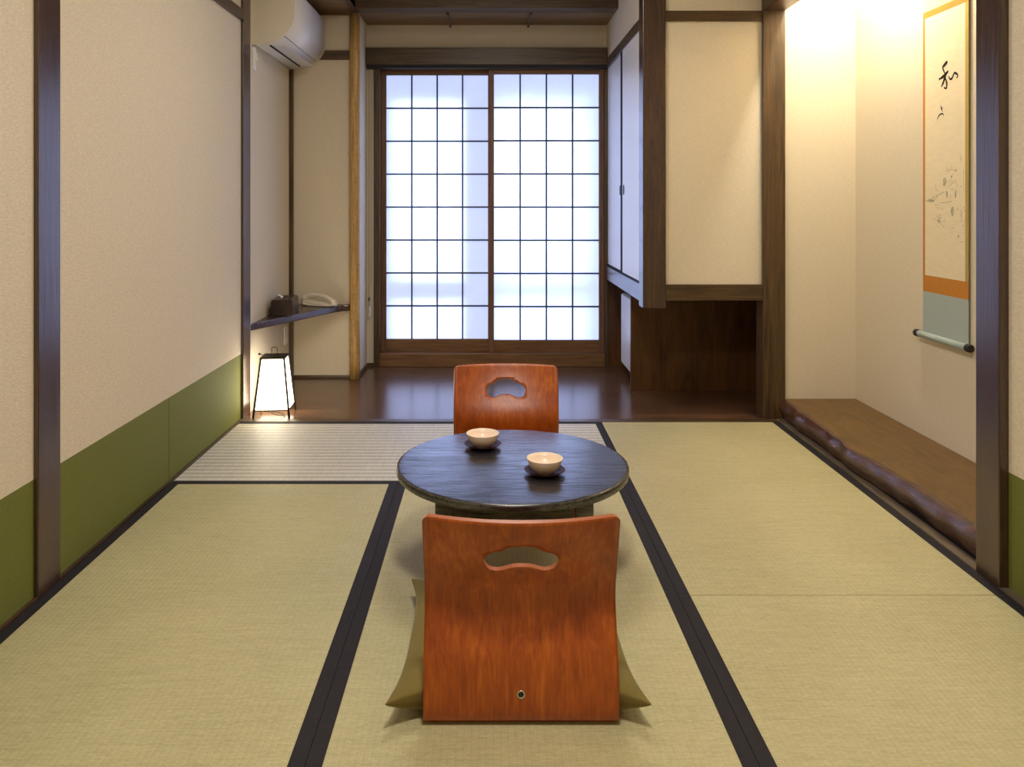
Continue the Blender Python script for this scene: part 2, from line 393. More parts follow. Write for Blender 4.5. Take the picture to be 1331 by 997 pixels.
# ------------------------------------------------------------------ paper sliding doors
def shoji(name, x0, x1, y, label):
    r = bpy.data.objects.new(name, None); C.objects.link(r); r.location = ((x0+x1)/2, y, .089)
    r['kind'] = 'structure'; r['label'] = label
    w = (x1-x0)/2; zt = 1.905; st = .034
    struct('frame', boxes(((-w, -.015, 0), (-w+st, .015, zt)), ((w-st, -.015, 0), (w, .015, zt)), ((-w+st, -.015, 0), (w-st, .015, .083), 1), ((-w+st, -.015, zt-.040), (w-st, .015, zt), 1), bevel=.0015), [M['shoji'], M['shojix']], r)
    bm = bmesh.new(); iw = 2*(w-st)
    for k in range(1, 4):
        x = -w+st+iw*k/4; box(bm, (x-.005, -.010, .083), (x+.005, .004, zt-.04))
    for k in range(1, 8):
        z = .083+(zt-.123)*k/8; box(bm, (-w+st, -.009, z-.005), (w-st, .0045, z+.005))
    struct('lattice', bm, M['kumiko'], r)
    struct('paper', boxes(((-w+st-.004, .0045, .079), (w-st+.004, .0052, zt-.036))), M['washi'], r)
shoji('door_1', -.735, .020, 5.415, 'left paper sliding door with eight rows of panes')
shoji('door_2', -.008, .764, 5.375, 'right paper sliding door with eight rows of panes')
# glazed window outside the paper doors
bm = boxes(((-.80, 5.452, 0), (-.665, 5.49, 2.0)), ((-.170, 5.437, 0), (.030, 5.47, 2.0)), ((.66, 5.452, 0), (.80, 5.49, 2.0)), ((-.80, 5.445, 1.79), (.80, 5.49, 2.13)),
           ((-.80, 5.437, .44), (-.10, 5.48, .56)), ((-.02, 5.437, .46), (.80, 5.48, .55)), ((-.80, 5.452, 0), (.80, 5.49, .07)))
w1 = struct('window_1', bm, M['alu'])
struct('pane', boxes(((-.78, 5.490, .02), (.78, 5.493, 2.0))), M['glass'], w1)

# ------------------------------------------------------------------ tatami mats
def mat(label, cx, cy, w, l, rot, m):
    t = thing('tatami_mat', label, 'mat', (cx, cy, -.055), rot, 'tatami mats on the floor')
    h = .034
    obj('rush_cover', boxes(((-w/2+.001, -l/2+.0008, 0), (w/2-.001, l/2-.0008, .055)), bevel=.0015), m, t)
    for s in (-1, 1):
        o = obj('cloth_border', boxes(((s*(w/2-.0005), -l/2+.001, .002), (s*(w/2-h), l/2-.001, .0554)), bevel=.0004), M['black'], t)
        o['label'] = 'black cloth border'
    return t
a, b, c, d = -1.2435, -.359, .522, 1.4385
mat('tatami mat painted with window sheen, crosswise against the wooden floor, left', (a+c)/2, 3.545, .878, c-a, PI/2, M['tatami_sheen'])
mat('tatami mat along the green left wall', (a+b)/2, 2.227, b-a, 1.758, 0, M['tatami'])
mat('middle tatami mat under the round table and near chair', (b+c)/2, 2.227, c-b, 1.758, 0, M['tatami'])
mat('tatami mat running beside the alcove board', (c+d)/2, 3.105, d-c, 1.758, 0, M['tatami'])
mat('tatami mat in right foreground, nearest the green right wall', (c+d)/2, 1.347, d-c, 1.756, 0, M['tatami'])
mat('tatami mat crosswise in front, near the entrance', (a+c)/2, .907, .88, c-a, PI/2, M['tatami'])
struct('floor_edge_front', boxes(((-1.244, -1.0, -.055), (1.439, .466, 0))), M['tatami'])

# ------------------------------------------------------------------ bamboo pole
t = thing('bamboo_pole', 'tan bamboo pole covering the wall end left of the paper doors', 'pole', (-.842, 4.982, 0))
zs = [(.0, .0335)]
nodes = [.15, .37, .70, 1.04, 1.38, 1.71, 2.04]
prof = [(.0335, 0.0)]
for z in nodes:
    prof += [(.0325, z-.03), (.0335, z-.008), (.0350, z-.003), (.0315, z), (.0345, z+.004), (.0325, z+.02)]
prof += [(.032, 2.262)]
bm = bmesh.new(); lathe(bm, [(0, 0)] + prof + [(0, 2.262)], 28)
obj('stalk', bm, M['bamboo'], t)

# ------------------------------------------------------------------ air conditioner
t = thing('air_conditioner', 'white wall air conditioner high on the left wall', 'air conditioner', (-1.25, 4.585, 1.92))
P = [(0.0, .0), (.09, .012), (.15, .036), (.188, .068), (.212, .105), (.222, .15), (.224, .30), (.205, .325), (0, .325)]
Q = [tuple(v) for v in [(p[0], p[1]) for p in P]]
sm = [(v[0], v[1]) for v in [tuple(x)[:2] for x in spline([(p[0], p[1], 0) for p in P[:7]], 5)]] + [(.205, .325), (0, .325)]
bm = bmesh.new(); prism(bm, sm, 'Y', -.39, .385)
for f in bm.faces: f.smooth = len(f.verts) == 4
o = obj('housing', bm, M['white'], t)
for s in (-1, 1):
    bm = bmesh.new(); prism(bm, [(x*1.004+ .0005, z-.0005 if z < .2 else z) for x, z in sm], 'Y', s*.386, s*.398)
    obj('end_cap', bm, M['cream'], t)
bm = bmesh.new()
tube(bm, [(.080, -.33, .0105), (.080, .33, .0105)], .006, 6); obj('air_slot', bm, M['dplastic'], t)
bm = bmesh.new()
tube(bm, [(.168, -.385, .049), (.168, .385, .049)], .0018, 6); obj('flap_seam', bm, M['metal'], t)
bm = bmesh.new()
tube(bm, [(.014, -.395, .002), (.014, .38, .002)], .0016, 6); obj('rear_seam', bm, M['metal'], t)
o = obj('flap', boxes(((.095, -.33, .010), (.16, .33, .0135))), M['white'], t)
o.rotation_euler = (0, 0, 0)
t2 = thing('pipe_cover', 'small white bracket on the wall below the air conditioner near end', 'bracket', (-1.251, 4.23, 1.79))
obj('cover', boxes(((0, -.02, 0), (.012, .012, .125)), bevel=.004), M['white'], t2)
obj('clip', boxes(((.010, -.012, .05), (.02, .004, .09)), bevel=.003), M['white'], t2)

# ------------------------------------------------------------------ corner shelf with tissue box and telephone
poly = [(-1.25, 4.172), (-.945, 4.885), (-.905, 4.935), (-.872, 4.945), (-.872, 5.0), (-1.226, 5.0), (-1.226, 4.97), (-1.25, 4.97)]
bm = bmesh.new(); prism(bm, poly, 'Z', .422, .46, bevel=.006)
tag(obj('corner_shelf', bm, M['shelf']), 'dark triangular wooden shelf in the corner above the lantern', 'shelf')

t = thing('tissue_box', 'dark brown tissue box with a white tissue on the corner shelf', 'tissue box', (-1.172, 4.572, .46), .10)
bm = bmesh.new(); pr = []
for (cx, cz, a0) in ((.044, .076, 0), (-.044, .076, 90)):
    for k in range(6): ang = math.radians(a0 + 18*k); pr.append((cx + .016*math.cos(ang), cz + .016*math.sin(ang)))
pr += [(-.060, 0), (.060, 0)]
prism(bm, pr, 'Y', -.12, .12, bevel=.002)
obj('case', bm, M['tissue_box'], t)
bm = bmesh.new(); box(bm, (-.010, -.055, .0915), (.010, .055, .0925)); obj('slot', bm, M['dplastic'], t)
bm = bmesh.new(); n = 9; grid = []
for i in range(n):
    u = i/(n-1); row = []
    for j in range(5):
        v = j/4
        row.append(bm.verts.new((-.012 - .022*v + .004*math.sin(u*9+v*3), -.045 + .07*u*(1-.35*v) + .012*v, .091 + .026*v*(1-.35*v) + .003*math.sin(u*7))))
    grid.append(row)
for i in range(n-1):
    for j in range(4):
        f = bm.faces.new((grid[i][j], grid[i+1][j], grid[i+1][j+1], grid[i][j+1])); f.smooth = True
o = obj('tissue', bm, M['tissue'], t); md = o.modifiers.new('thick', 'SOLIDIFY'); md.thickness = .0012

ang = math.atan2(-.085, .215)
t = thing('telephone', 'cream telephone with curved handset lying on the corner shelf', 'telephone', (-1.045, 4.912, .46), ang)
bm = bmesh.new()
prism(bm, [(-.105, 0), (.085, 0), (.085, .014), (-.02, .026), (-.105, .036)], 'Y', -.035, .035, bevel=.005)
obj('base', bm, M['cream'], t)
bm = bmesh.new()
hp = spline([(-.112, 0, .046), (-.06, 0, .062), (0, 0, .062), (.055, 0, .050), (.108, 0, .020)], 5)
tube(bm, hp, [.012 + .007*abs(2*i/(len(hp)-1)-1)**2 for i in range(len(hp))], 12)
h = obj('handset', bm, M['cream'], t)
bm = bmesh.new(); tube(bm, [(.104, 0, .026), (.101, 0, .008)], .021, 16); obj('mouthpiece', bm, M['cream'], h)
bm = bmesh.new(); tube(bm, [(-.108, 0, .050), (-.109, 0, .037)], .021, 16); obj('earpiece', bm, M['cream'], h)
bm = bmesh.new(); pts = []
base = spline([(.105, -.008, .010), (.085, -.040, .008), (.02, -.048, .007), (-.05, -.046, .007), (-.095, -.038, .012)], 12)
for i, p in enumerate(base):
    for s in range(4):
        q = p.lerp(base[min(i+1, len(base)-1)], s/4); aa = (i*4+s)*PI/2
        pts.append((q.x, q.y + .0045*math.cos(aa), q.z + .0045*math.sin(aa)))
tube(bm, pts, .0018, 6); obj('coiled_cord', bm, M['cream'], t)

# wall outlet
t = thing('wall_outlet', 'small white outlet plate on the wall under the corner shelf', 'outlet', (-1.25, 4.88, .285))
obj('plate', boxes(((0, -.035, -.055), (.008, .035, .055)), bevel=.003), M['white'], t)
obj('socket', boxes(((.008, -.012, -.02), (.010, .012, .02)), bevel=.0008), M['cream'], t)

# ------------------------------------------------------------------ floor lantern
t = thing('floor_lantern', 'lit white paper lantern with dark frame on the wooden floor', 'lantern', (-1.113, 4.137, 0), .06)
B, T, z0, z1 = .090, .058, .040, .292
def lp(sx, sy, z):
    f = (z - .0)/.30; k = B + (T-B)*f
    return Vector((sx*k, sy*k, z))
for sx, sy in ((-1, -1), (1, -1), (1, 1), (-1, 1)):
    bm = bmesh.new(); tube(bm, [lp(sx, sy, 0), lp(sx, sy, .296)], .0056, 8); obj('leg', bm, M['metal'], t)
bm = bmesh.new(); box(bm, (-T-.006, -T-.006, .294), (T+.006, T+.006, .302), .002); obj('top_plate', bm, M['metal'], t)
bm = bmesh.new()
cs = [(-1, -1), (1, -1), (1, 1), (-1, 1)]
for i in range(4): tube(bm, [lp(*cs[i], z0), lp(*cs[(i+1) % 4], z0)], .003, 6)
obj('bottom_rail', bm, M['metal'], t)
for i in range(4):
    bm = bmesh.new(); q = [lp(*cs[i], z0)*.965, lp(*cs[(i+1) % 4], z0)*.965, lp(*cs[(i+1) % 4], z1)*.965, lp(*cs[i], z1)*.965]
    for p, zz in zip(q, (z0, z0, z1, z1)): p.z = zz
    bm.faces.new([bm.verts.new(p) for p in q])
    o = obj('paper_panel', bm, M['lamp'], t); md = o.modifiers.new('thick', 'SOLIDIFY'); md.thickness = .0015; md.offset = -1
bm = bmesh.new(); tube(bm, [(-.014, -.01, .300), (-.014, -.01, .343), (-.011, -.01, .347), (.011, -.01, .347), (.014, -.01, .343), (.014, -.01, .300)], .0017, 6); obj('handle', bm, M['metal'], t)
bm = bmesh.new(); tube(bm, [(-.055, .02, .300), (-.080, .02, .306)], .002, 6); tube(bm, [(-.078, .02, .3055), (-.088, .02, .308)], .0055, 8); obj('switch_knob', bm, M['dplastic'], t)
bm = bmesh.new(); tube(bm, spline([(0, .0, .036), (-.01, -.05, .022), (.03, -.07, .012), (.06, -.05, .006), (.02, .02, .004), (-.06, .05, .003), (-.115, .07, .004)], 6), .0022, 6); obj('power_cord', bm, M['dplastic'], t)

# ------------------------------------------------------------------ blind chain
t = thing('blind_chain', 'thin bead chain with white clip hanging left of paper doors', 'chain', (-.806, 5.325, .34))
bm = bmesh.new()
for i in range(150):
    z = .06 + i*.0105
    bmesh.ops.create_icosphere(bm, subdivisions=1, radius=.0034, matrix=Matrix.Translation((0, 0, z)))
    if i % 1 == 0 and i > 12: bmesh.ops.create_icosphere(bm, subdivisions=1, radius=.0028, matrix=Matrix.Translation((.013, .004, z)))
obj('beads', bm, M['silver'], t)
bm = bmesh.new(); tube(bm, [(0, 0, -.02), (.004, 0, 0), (.007, 0, .035), (.004, 0, .065)], [.003, .008, .008, .004], 10); obj('clip', bm, M['white'], t)
bm = bmesh.new(); tube(bm, [(.001, 0, .10), (.001, 0, .125)], .005, 8); obj('joint', bm, M['dplastic'], t)

# ------------------------------------------------------------------ closet
t = thing('wall_closet', 'raised closet with white sliding doors and cream front panel', 'closet', (.77, 4.03, .56))
def L(*p): return tuple(q - o_ for q, o_ in zip(p, (.77, 4.03, .56)))
def cb(name, a, b, m, bev=.002, par=None):
    return obj(name, boxes((L(*a), L(*b)), bevel=bev), m, par or t)
o = cb('front_panel', (.885, 4.055, .677), (1.376, 4.10, 2.012), M['wall'], 0); o['label'] = 'cream front panel'
cb('post', (.770, 4.03, .56), (.886, 4.14, 2.499), M['lacq'], .003)
cb('bottom_rail', (.886, 4.035, .598), (1.376, 4.12, .679), M['darkx'])
cb('top_rail', (.886, 4.04, 2.010), (1.376, 4.06, 2.062), M['darkx'])
cb('bottom_board', (.80, 4.12, .588), (1.555, 5.348, .606), M['panel'], .001)
cb('door_sill', (.771, 4.14, .585), (.80, 5.348, .672), M['lacq'])
cb('door_track', (.775, 4.14, .672), (.80, 5.348, .682), M['blackgap'], 0)
cb('door_head', (.771, 4.14, 1.985), (.80, 5.286, 2.045), M['darky'])
for (ya, yb, x) in ((4.145, 4.755, .776), (4.735, 5.345, .786)):
    d = cb('door', (x, ya, .684), (x+.012, yb, 1.986), M['white'], .002)
    d['label'] = 'white sliding door'
    yy = ya + .55 if ya > 4.5 else ya + .49
    yy = 4.83 if ya > 4.5 else 4.645
    bm = bmesh.new()
    pr = [(yy + .020*math.cos(2*PI*k/20), 1.167 + .030*math.sin(2*PI*k/20)) for k in range(20)]
    prism(bm, [(p[0]-4.03, p[1]-.56) for p in pr], 'X', x-.77-.002, x-.77+.004)
    h = obj('handle', bm, M['dplastic'], d)
    e = cb('door_edge', (x-.001, yb-.065 if ya < 4.5 else ya, .684), (x+.011, yb if ya < 4.5 else ya+.03, 1.986), M['blackgap'], 0, d)
# dark board under the closet
struct('wall_recess_board', boxes(((.818, 4.65, 0), (1.56, 4.672, .588)), bevel=.001), M['panel'], label='dark brown board under the closet')
# small white fridge behind the board
t = thing('mini_fridge', 'white mini fridge mostly hidden behind the brown board under the closet', 'fridge', (1.064, 4.92, 0))
obj('body', boxes(((-.195, -.22, .065), (.20, .20, .515)), bevel=.012), M['white'], t)
bm = bmesh.new(); prism(bm, [(-.225, .075), (-.20, .062), (-.20, .518), (-.225, .51)], 'Y', -.225, .205, bevel=.006); obj('door', bm, M['white'], t)
obj('base', boxes(((-.18, -.20, 0), (.18, .18, .065))), M['dplastic'], t)

# ------------------------------------------------------------------ alcove board (live edge)
bm = bmesh.new(); N = 70; rows = []
def fx(y):
    return 1.452 + .010*math.sin(y*3.1+.6) + .006*math.sin(y*9.3) + .003*math.sin(y*23)
for i in range(N+1):
    y = 2.372 + (4.048-2.372)*i/N; x = fx(y) + .004*math.sin(y*41)*math.sin(y*7); w = .028 + .008*math.sin(y*5+1) + .004*math.sin(y*17)
    x = min(x, 1.485)
    x += .010*(3.9-y)/1.5; sec = [(1.849, .012), (x+.020, .012), (x+.014, .030), (x+.004, .048+.006*math.sin(y*13)), (x+.004+.004*math.sin(y*31), .074), (x+w*.7, .096), (x+w+.006, .100), (1.849, .100)]
    rows.append([bm.verts.new((p[0], y, p[1])) for p in sec])
for A, B_ in zip(rows, rows[1:]):
    for k in range(8):
        f = bm.faces.new((A[k], A[(k+1) % 8], B_[(k+1) % 8], B_[k]))
        f.smooth = k in (2, 3, 4); f.material_index = 1 if k in (1, 2, 3, 4, 5) else 0
bm.faces.new(rows[0]); bm.faces.new(rows[-1]); bmesh.ops.recalc_face_normals(bm, faces=list(bm.faces))
tag(obj('alcove_board', bm, [M['plank'], M['bark']]), 'thick brown live-edge board forming the raised alcove floor', 'board')
struct('baseboard_alcove', boxes(((1.478, 2.37, -.02), (1.84, 4.03, .012))), M['blackgap'])

# ------------------------------------------------------------------ hanging scroll
SX, SY, SZ = 1.842, 3.245, .535
t = thing('hanging_scroll', 'hanging scroll with ink writing and sketch on alcove wall', 'scroll', (SX, SY, SZ))
def sheet_x(name, y0, y1, za, zb, m, x=0.0, th=.0012):
    return obj(name, boxes(((x, y0-SY, za-SZ), (x-th, y1-SY, zb-SZ))), m, t)
sheet_x('lower_cloth', 3.078, 3.402, .545, .717, M['silk_blue'])
sheet_x('lower_band', 3.078, 3.402, .717, .786, M['silk_orange'])
sheet_x('side_strip', 3.078, 3.100, .786, 1.868, M['silk_olive']); sheet_x('side_strip', 3.386, 3.402, .786, 1.868, M['silk_orange'])
sheet_x('upper_band', 3.078, 3.402, 1.868, 1.896, M['silk_orange'])
sheet_x('upper_cloth', 3.078, 3.402, 1.896, 2.30, M['silk_cream'])
bm = bmesh.new(); tube(bm, [(-.012, -.172, 0), (-.012, .165, 0)], .0135, 18); r = obj('roller', bm, M['silk_blue'], t)
for s, y0 in ((-1, -.172), (1, .165)):
    bm = bmesh.new(); tube(bm, [(-.012, y0, 0), (-.012, y0+s*.004, 0), (-.012, y0+s*.006, 0), (-.012, y0+s*.026, 0), (-.012, y0+s*.028, 0)], [.010, .010, .0155, .0155, .012], 16)
    obj('roller_knob', bm, M['dplastic'], r)
bm = bmesh.new(); tube(bm, [(-.008, -.175, 2.30-SZ), (-.008, .165, 2.30-SZ)], .009, 12); obj('top_rod', bm, M['dark'], t)
XI = -.0012
def ribbon(bm, w, pts, taper=True):
    P = spline([(0, p[0]-SY, p[1]-SZ) for p in pts], 6); n = len(P); prev = None
    for i, p in enumerate(P):
        d = (P[min(i+1, n-1)] - P[max(i-1, 0)]).normalized(); s = Vector((0, -d.z, d.y))
        u = i/(n-1); ww = w/2*(.75 + .35*math.sin(PI*min(1, u*1.15)) - .12*math.sin(u*17)) if taper else w/2
        cur = (bm.verts.new(p + s*ww + Vector((XI-.0004, 0, 0))), bm.verts.new(p - s*ww + Vector((XI-.0004, 0, 0))))
        if prev: bm.faces.new((prev[0], prev[1], cur[1], cur[0]))
        prev = cur
def blob(bm, y, z, ry, rz, seed, x=XI-.0002):
    rnd = random.Random(seed); ph = [rnd.random()*6 for _ in range(3)]
    ring = [bm.verts.new((x, y-SY + ry*math.cos(q)*(1+.18*math.sin(3*q+ph[0])+.1*math.sin(5*q+ph[1])), z-SZ + rz*math.sin(q)*(1+.18*math.sin(2*q+ph[2])+.08*math.sin(7*q)))) for q in [2*PI*k/28 for k in range(28)]]
    bm.faces.new(ring)
bm = boxes(((0, 3.100-SY, .786-SZ), (-.0012, 3.386-SY, 1.868-SZ)))
for w, p in [(0.0135, [(3.2192, 1.66), (3.2372, 1.6512), (3.2566, 1.6418)]), (0.008, [(3.2553, 1.6422), (3.2474, 1.6288), (3.239, 1.6161)]),
    (0.0125, [(3.2132, 1.6208), (3.2354, 1.6097), (3.2553, 1.6025), (3.2811, 1.5972)]), (0.0115, [(3.2294, 1.6104), (3.2432, 1.5886), (3.2523, 1.5762), (3.2633, 1.564)]),
    (0.0095, [(3.2354, 1.596), (3.2252, 1.5756), (3.2252, 1.5585), (3.2312, 1.5535), (3.245, 1.5586)]),
    (0.0085, [(3.2115, 1.599), (3.2014, 1.5862), (3.1868, 1.5884), (3.1722, 1.6053), (3.1567, 1.6004), (3.1476, 1.5906), (3.1567, 1.5833)])]: ribbon(bm, w, p)
for w, p in [(0.0052, [(3.2669, 1.4883), (3.2633, 1.4757), (3.2553, 1.462)]), (0.0042, [(3.263, 1.4757), (3.252, 1.478)]), (0.0055, [(3.2942, 1.435), (3.2799, 1.4488), (3.2633, 1.4543), (3.2511, 1.4519), (3.248, 1.444)])]: ribbon(bm, w, p)
for f in list(bm.faces)[6:]: f.material_index = 1
n1 = len(bm.faces)
for k, (y, z, ry, rz) in enumerate([(3.2403, 1.1764, .012, .019), (3.1856, 1.0571, .011, .016), (3.224, 1.1254, .006, .016), (3.1637, 1.1247, .005, .018), (3.1925, 1.1951, .005, .006), (3.1617, 1.2187, .005, .005), (3.1448, .9589, .005, .006), (3.2815, 1.017, .009, .008), (3.335, 1.100, .022, .006)]):
    blob(bm, y, z, ry, rz, k)
for f in list(bm.faces)[n1:]: f.material_index = 2
n1 = len(bm.faces)
LN = [(0.002, [(3.1281, 1.2765), (3.1261, 1.2536)]), (0.0012, [(3.107, 1.2273), (3.1116, 1.1827), (3.1083, 1.1397)]), (0.0016, [(3.3795, 1.0991), (3.3449, 1.1066), (3.2999, 1.118), (3.2403, 1.137)]),
 (0.0012, [(3.3717, 1.0932), (3.3336, 1.0994), (3.2925, 1.1117)]), (0.0014, [(3.2742, 1.0906), (3.2346, 1.0923), (3.1891, 1.0978)]), (0.0012, [(3.326, 1.0285), (3.2999, 1.0195), (3.2742, 1.0159)]),
 (0.0014, [(3.272, 1.0111), (3.2561, .9992), (3.2403, .9907)]), (0.0022, [(3.2432, 1.0219), (3.2432, 1.0118)]), (0.0012, [(3.3073, 1.1678), (3.3036, 1.147), (3.2815, 1.1384)]),
 (0.001, [(3.2135, 1.1575), (3.1925, 1.1651), (3.1651, 1.1763)]), (0.0012, [(3.2346, 1.2188), (3.1995, 1.2234), (3.1617, 1.2179)]), (0.001, [(3.1685, 1.1844), (3.1583, 1.1564), (3.1651, 1.1287)]),
 (0.001, [(3.1314, 1.0616), (3.1234, 1.0381), (3.1281, 1.0145)]), (0.001, [(3.0984+.006, 1.023), (3.1083, 1.0033), (3.1037, .984)]), (0.001, [(3.1925, .991), (3.1719, .9928)]), (0.001, [(3.1381, .9376), (3.105, .9404)]),
 (0.0014, [(3.3111, 1.0807), (3.2815, 1.0828)]), (0.0012, [(3.2962, 1.0725), (3.2815, 1.0693)]), (0.0015, [(3.2999, 1.1262), (3.2925, 1.1117)])]
for w, p in LN: ribbon(bm, w*1.15, p, False)
rd = random.Random(3)
for k in range(46):   # small scribbled leaves and dots of the sketch
    cy, cz = rd.choice([(3.23, 1.15), (3.21, 1.19), (3.28, 1.02), (3.27, 1.07), (3.13, 1.04), (3.17, 1.14), (3.34, 1.10)])
    y_ = min(3.37, max(3.106, cy + rd.gauss(0, .022))); z_ = cz + rd.gauss(0, .022); q = rd.random()*PI; l_ = .004 + .010*rd.random()
    ribbon(bm, .0011, [(y_, z_), (min(3.38, y_ + l_*.5*math.cos(q)), z_ + l_*.8*math.sin(q)), (min(3.38, max(3.103, y_ + l_*math.cos(q+.8))), z_ + l_*math.sin(q+.8))], False)
for f in list(bm.faces)[n1:]: f.material_index = 3
o = obj('paper', bm, [M['paper'], M['ink'], M['greyink'], M['inkline']], t); o['label'] = 'cream paper with black brush writing and grey ink sketch'

# ------------------------------------------------------------------ floor chairs
W = .408
PROF = [(.430, .0062), (.34, .0062), (.22, .0062), (.10, .0062), (.055, .0062), (.024, .0062), (.008, .0095), (.001, .022), (-.001, .045), (.002, .085), (.011, .135), (.033, .187), (.052, .236), (.050, .280), (.028, .345), (.004, .405), (-.012, .447)]
PS = spline([(0, p[0], p[1]) for p in PROF], 10)
ARC = [0.0]
for p, q in zip(PS, PS[1:]): ARC.append(ARC[-1] + (q-p).length)
LEN = ARC[-1]
def prof_at(v):
    v = max(0, min(LEN, v)); lo, hi = 0, len(ARC)-1
    while hi - lo > 1:
        m = (lo+hi)//2
        if ARC[m] <= v: lo = m
        else: hi = m
    f = (v-ARC[lo])/(ARC[hi]-ARC[lo]); return PS[lo].lerp(PS[hi], f)
def chair_pt(u, v):
    p = prof_at(v); z = p.z
    s = max(0, min(1, (z-.15)/.27)); s = s*s*(3-2*s)
    return Vector((u, p.y - .042*s*(1-(2*u/W)**2), z))
def chair_n(u, v):
    e = 1e-3
    du = chair_pt(u+e, v) - chair_pt(u-e, v); dv = chair_pt(u, min(LEN, v+e)) - chair_pt(u, max(0, v-e))
    return du.cross(dv).normalized()
VH = next(ARC[i] for i in range(len(PS)) if PS[i].z > .357)
HO = [(533,185),(540,165),(558,153),(576,147),(588,135),(605,130),(625,129),(648,130),(662,137),(673,149),(692,156),(706,168),(711,185),(709,200),(700,215),(683,222),(668,219),(650,210),(625,206),(600,209),(582,218),(565,223),(548,220),(537,205)]
HO = [((x-622)*.00087, -(y-176)*.00076) for x, y in HO]
def smooth_closed(P, k=3):
    n = len(P); out = []
    for i in range(n):
        a, b, c, d = [Vector((*P[(i+j) % n], 0)) for j in (-1, 0, 1, 2)]
        for j in range(k):
            u = j/k; q = 0.5*((2*b)+(c-a)*u+(2*a-5*b+4*c-d)*u*u+(3*b-a-3*c+d)*u**3); out.append((q.x, q.y))
    return out
def chair_sheet():
    hole = [(x, VH+y) for x, y in smooth_closed(HO, 2)]
    out = []
    w = W/2
    def arc(cx, cy, r, a0, a1, n=7):
        return [(cx+r*math.cos(math.radians(a0+(a1-a0)*k/n)), cy+r*math.sin(math.radians(a0+(a1-a0)*k/n))) for k in range(n+1)]
    out += arc(-w+.05, .05, .05, 180, 270) + arc(w-.05, .05, .05, 270, 360)
    ys = [.06 + (LEN-.085)*k/70 for k in range(1, 70)]
    out += [(w, y) for y in ys if y < LEN-.02]
    out += arc(w-.018, LEN-.018, .018, 0, 90)
    out += [(w-.018-(2*w-.036)*k/34, LEN) for k in range(1, 34)]
    out += arc(-w+.018, LEN-.018, .018, 90, 180)
    out += [(-w, y) for y in reversed(ys) if y < LEN-.02]
    pts = list(out); no = len(out); edges = [(i, (i+1) % no) for i in range(no)]
    pts += hole; nh = len(hole); edges += [(no+i, no+(i+1) % nh) for i in range(nh)]
    def inpoly(p, poly):
        c = False; j = len(poly)-1
        for i in range(len(poly)):
            if (poly[i][1] > p[1]) != (poly[j][1] > p[1]) and p[0] < (poly[j][0]-poly[i][0])*(p[1]-poly[i][1])/(poly[j][1]-poly[i][1])+poly[i][0]: c = not c
            j = i
        return c
    hb = [(x*1.06, VH+(y-VH)*1.10) for x, y in hole]
    for i in range(1, 34):
        for j in range(1, 82):
            p = (-w + W*i/34, LEN*j/82)
            if abs(p[0]) < w-.004 and .004 < p[1] < LEN-.004 and inpoly(p, out) and not inpoly(p, hb): pts.append(p)
    V, E_, F, *_ = delaunay_2d_cdt([Vector(p) for p in pts], edges, [], 0, 1e-6)
    bm = bmesh.new(); th = .009
    o_ = []; i_ = []
    for v in V:
        p = chair_pt(v.x, v.y); n = chair_n(v.x, v.y)
        o_.append(bm.verts.new(p - n*th/2)); i_.append(bm.verts.new(p + n*th/2))
    cnt = {}
    for f in F:
        c = (sum(V[k].x for k in f)/len(f), sum(V[k].y for k in f)/len(f))
        if inpoly(c, hole) or not inpoly(c, out): continue
        a = bm.faces.new([o_[k] for k in f]); a.smooth = True
        b_ = bm.faces.new([i_[k] for k in reversed(f)]); b_.smooth = True
        for q in range(len(f)):
            e = (f[q], f[(q+1) % len(f)]); cnt[e] = 1
    for (p, q) in list(cnt):
        if (q, p) not in cnt:
            f = bm.faces.new((o_[q], o_[p], i_[p], i_[q])); f.material_index = 1
    bmesh.ops.recalc_face_normals(bm, faces=list(bm.faces))
    return bm
def make_chair(label, loc, rot, shell=None):
    t = thing('floor_chair', label, 'chair', loc, rot, 'legless floor chairs at the round table')
    if shell is None: s = obj('bent_shell', chair_sheet(), [M['chair'], M['plyedge']], t)
    else:
        s = shell.copy(); C.objects.link(s); s.parent = t
    v = next(ARC[i] for i in range(len(PS)) if PS[i].z > .066 and i > 40)
    p = chair_pt(0, v); n = chair_n(0, v)
    bm = bmesh.new(); c = p + n*.0045
    q = Vector((0, 0, 1)).rotation_difference(n).to_matrix().to_4x4()
    b2 = bmesh.new(); lathe(b2, [(.0055, .0), (.0062, .0012), (.0080, .0015), (.0088, .0)], 20); merge(bm, b2, 0, Matrix.Translation(c) @ q)
    sc = obj('screw', bm, M['chrome'], t)
    bm = bmesh.new(); b2 = bmesh.new(); lathe(b2, [(0, .0004), (.0058, .0004)], 20); merge(bm, b2, 0, Matrix.Translation(c) @ q)
    obj('screw_hole', bm, M['dplastic'], sc)
    return t, s
ch, shell = make_chair('orange-brown bentwood floor chair in front, its back to us', (.0645, 1.668, 0), 0)
make_chair('orange-brown bentwood floor chair behind the round table, facing us', (.0625, 3.155, 0), PI, shell)

